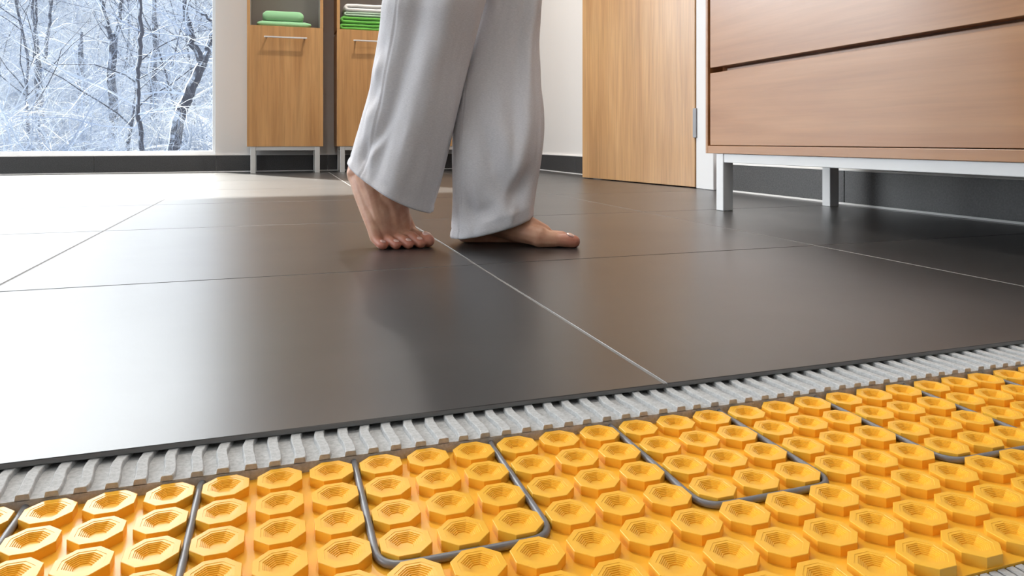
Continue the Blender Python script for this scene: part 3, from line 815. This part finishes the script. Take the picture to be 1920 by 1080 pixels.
# low scrub, dense
bushes = []
for s in range(3):
    rnd = random.Random(300+s); w, t = [], []
    for k in range(9):
        az = rnd.uniform(0, 6.283); grow(rnd, Vector((rnd.gauss(0, .15), rnd.gauss(0, .15), -.05)), Vector((math.cos(az)*.7, math.sin(az)*.7, 1)), rnd.uniform(.9, 1.5), .011, 1, w, t, 1, 4)
    me = mesh_of('twigs', *join_tubes(w+t)); me.materials.append(M['frost']); bushes.append(me)
def put_tree(pr_, x, y, s, rz, label, group):
    root = empty('frosted_tree', (x, y, ground_z(x, y)), rz); root.scale = (s, s, s)
    tag(root, label, 'tree', group)
    a = link('trunk', pr_[0], root); b_ = link('twigs', pr_[1], root); b_['kind'] = 'stuff'
    return root
def dirx(px, y):      # world X seen at photograph column px at depth y
    t = (px-960)/F; return (t*CT+ST)/(-t*ST+CT)*y
rnd = random.Random(5)
spots = []
for row, (y0, n_, s0) in enumerate([(13, 7, .75), (17, 9, .9), (21, 12, .95), (25, 15, 1.0), (29, 16, 1.0), (33, 18, 1.0), (37, 20, 1.0)]):
    for k in range(n_):
        px = -650+(1120)*(k+rnd.uniform(.1, .9))/n_; y = y0+rnd.uniform(-1.5, 1.5)
        spots.append((dirx(px, y), y, s0*rnd.uniform(.8, 1.15)))
for k, (x, y, s) in enumerate(spots):
    put_tree(protos[k % 4], x, y, s, rnd.uniform(0, 6.28), 'frost-covered bare tree standing back in the snowy woods', 'frosted trees in the woods')
for k in range(150):
    y = rnd.uniform(8.5, 20) if k < 42 else rnd.uniform(16, 38); x = dirx(rnd.uniform(-420, 440), y)
    o = link('frosted_bush', bushes[k % 3], None); o.location = (x, y, ground_z(x, y)); o.rotation_euler = (0, 0, rnd.uniform(0, 6.28)); s = rnd.uniform(.7, 1.3)*(1+max(0, y-6)/14); o.scale = (s, s, s)
    tag(o, 'low shrub of white frosted twigs on the snow outside the window', 'bush', 'frosted shrubs in the snow')
# the individual trees seen through the pane
def named_tree(y, pix, rads, label, seed, nb=12, forks=()):
    tubes = []; tw = []; rnd = random.Random(seed)
    def P(px, py, yy=None):
        yy = yy or y; t = (px-960)/F; dx, dy = t*CT+ST, -t*ST+CT; k = yy/dy
        return Vector((dx*k, yy, CH-(py-YH)*k/F))
    pts = [P(*q) for q in pix]
    base = pts[0]
    def dens(pp_, rr):
        out, ro = [], []
        for i in range(len(pp_)-1):
            for q in range(4):
                t = q/4; out.append(pp_[i].lerp(pp_[i+1], t)+Vector((rnd.gauss(0, .01), 0, rnd.gauss(0, .01)))); ro.append(rr[i]+(rr[i+1]-rr[i])*t)
        out.append(pp_[-1]); ro.append(rr[-1]); return out, ro
    allp = []
    for pl, rl_ in [(pts, rads)]+[([P(*q) for q in f[0]], f[1]) for f in forks]:
        a, b_ = dens(pl, rl_); allp += list(zip(a, b_)); tubes.append(tube(a, b_, 8))
    for k in range(nb):
        p, r_ = rnd.choice(allp[4:]); az = rnd.uniform(0, 6.28)
        grow(rnd, p, Vector((math.cos(az), math.sin(az)*.6, rnd.uniform(.0, .8))), rnd.uniform(.7, 1.5), max(.010, r_*.35), 2, tubes, tw, 1.2, 4)
    root = empty('woodland_tree', (base.x, base.y, base.z))
    tag(root, label, 'tree')
    def mk(n_, q, m_):
        vs, fs = join_tubes(q); me = mesh_of(n_, [v-base for v in vs], fs); return link(n_, me, root, m_)
    mk('trunk', tubes, M['bark']); mk('twigs', tw, M['frost'])['kind'] = 'stuff'
named_tree(9.0, [(269, 300), (264, 250), (258, 205), (257, 150), (262, 110), (263, 60), (261, 0), (264, -120), (258, -240)], [.030, .028, .024, .022, .024, .024, .022, .016, .008],
           'slender dark winding trunk rising the full height of the window', 1, 16)
named_tree(10.5, [(318, 310), (335, 225), (352, 178), (381, 117)], [.085, .080, .072, .062], 'leaning snow-plastered tree with a kinked dark trunk by the window edge', 2, 14,
           forks=[([(381, 117), (362, 82), (358, 55), (350, 30), (346, -10), (340, -120)], [.058, .042, .035, .034, .03, .012]), ([(381, 117), (390, 90), (402, 60), (420, 10)], [.05, .04, .035, .03]), ([(400, 48), (385, 30), (368, 22), (355, 8)], [.02, .018, .014, .008])])
named_tree(14.0, [(210, 295), (211, 200), (209, 150), (212, 78)], [.085, .08, .075, .068], 'dark forked trunk left of the slender winding one', 3, 12,
           forks=[([(212, 78), (205, 55), (199, 38), (192, 0), (186, -60)], [.055, .04, .036, .03, .02]), ([(212, 78), (220, 50), (225, 25), (226, 0), (230, -60)], [.05, .04, .036, .03, .02])])
named_tree(15.0, [(76, 295), (75, 225), (72, 170), (70, 120), (66, 70)], [.10, .09, .075, .06, .05], 'broken dark trunk with frosted stems rising near the left of the pane', 4, 12,
           forks=[([(66, 70), (62, 30), (60, -40)], [.035, .03, .015]), ([(66, 70), (68, 30), (70, -40)], [.03, .025, .012]), ([(84, 110), (88, 70), (95, 10), (97, -40)], [.035, .03, .025, .015])])
named_tree(16.0, [(290, 295), (289, 235), (288, 190), (285, 140), (290, 95), (289, 30), (286, -60)], [.09, .085, .08, .07, .06, .05, .02], 'straight patchy dark trunk just right of the slender winding one', 6, 10)
named_tree(18.0, [(154, 285), (153, 170), (152, 135), (150, 100), (153, 60)], [.10, .085, .08, .06, .03], 'small dark stump-like trunk in the pale clearing', 7, 8)
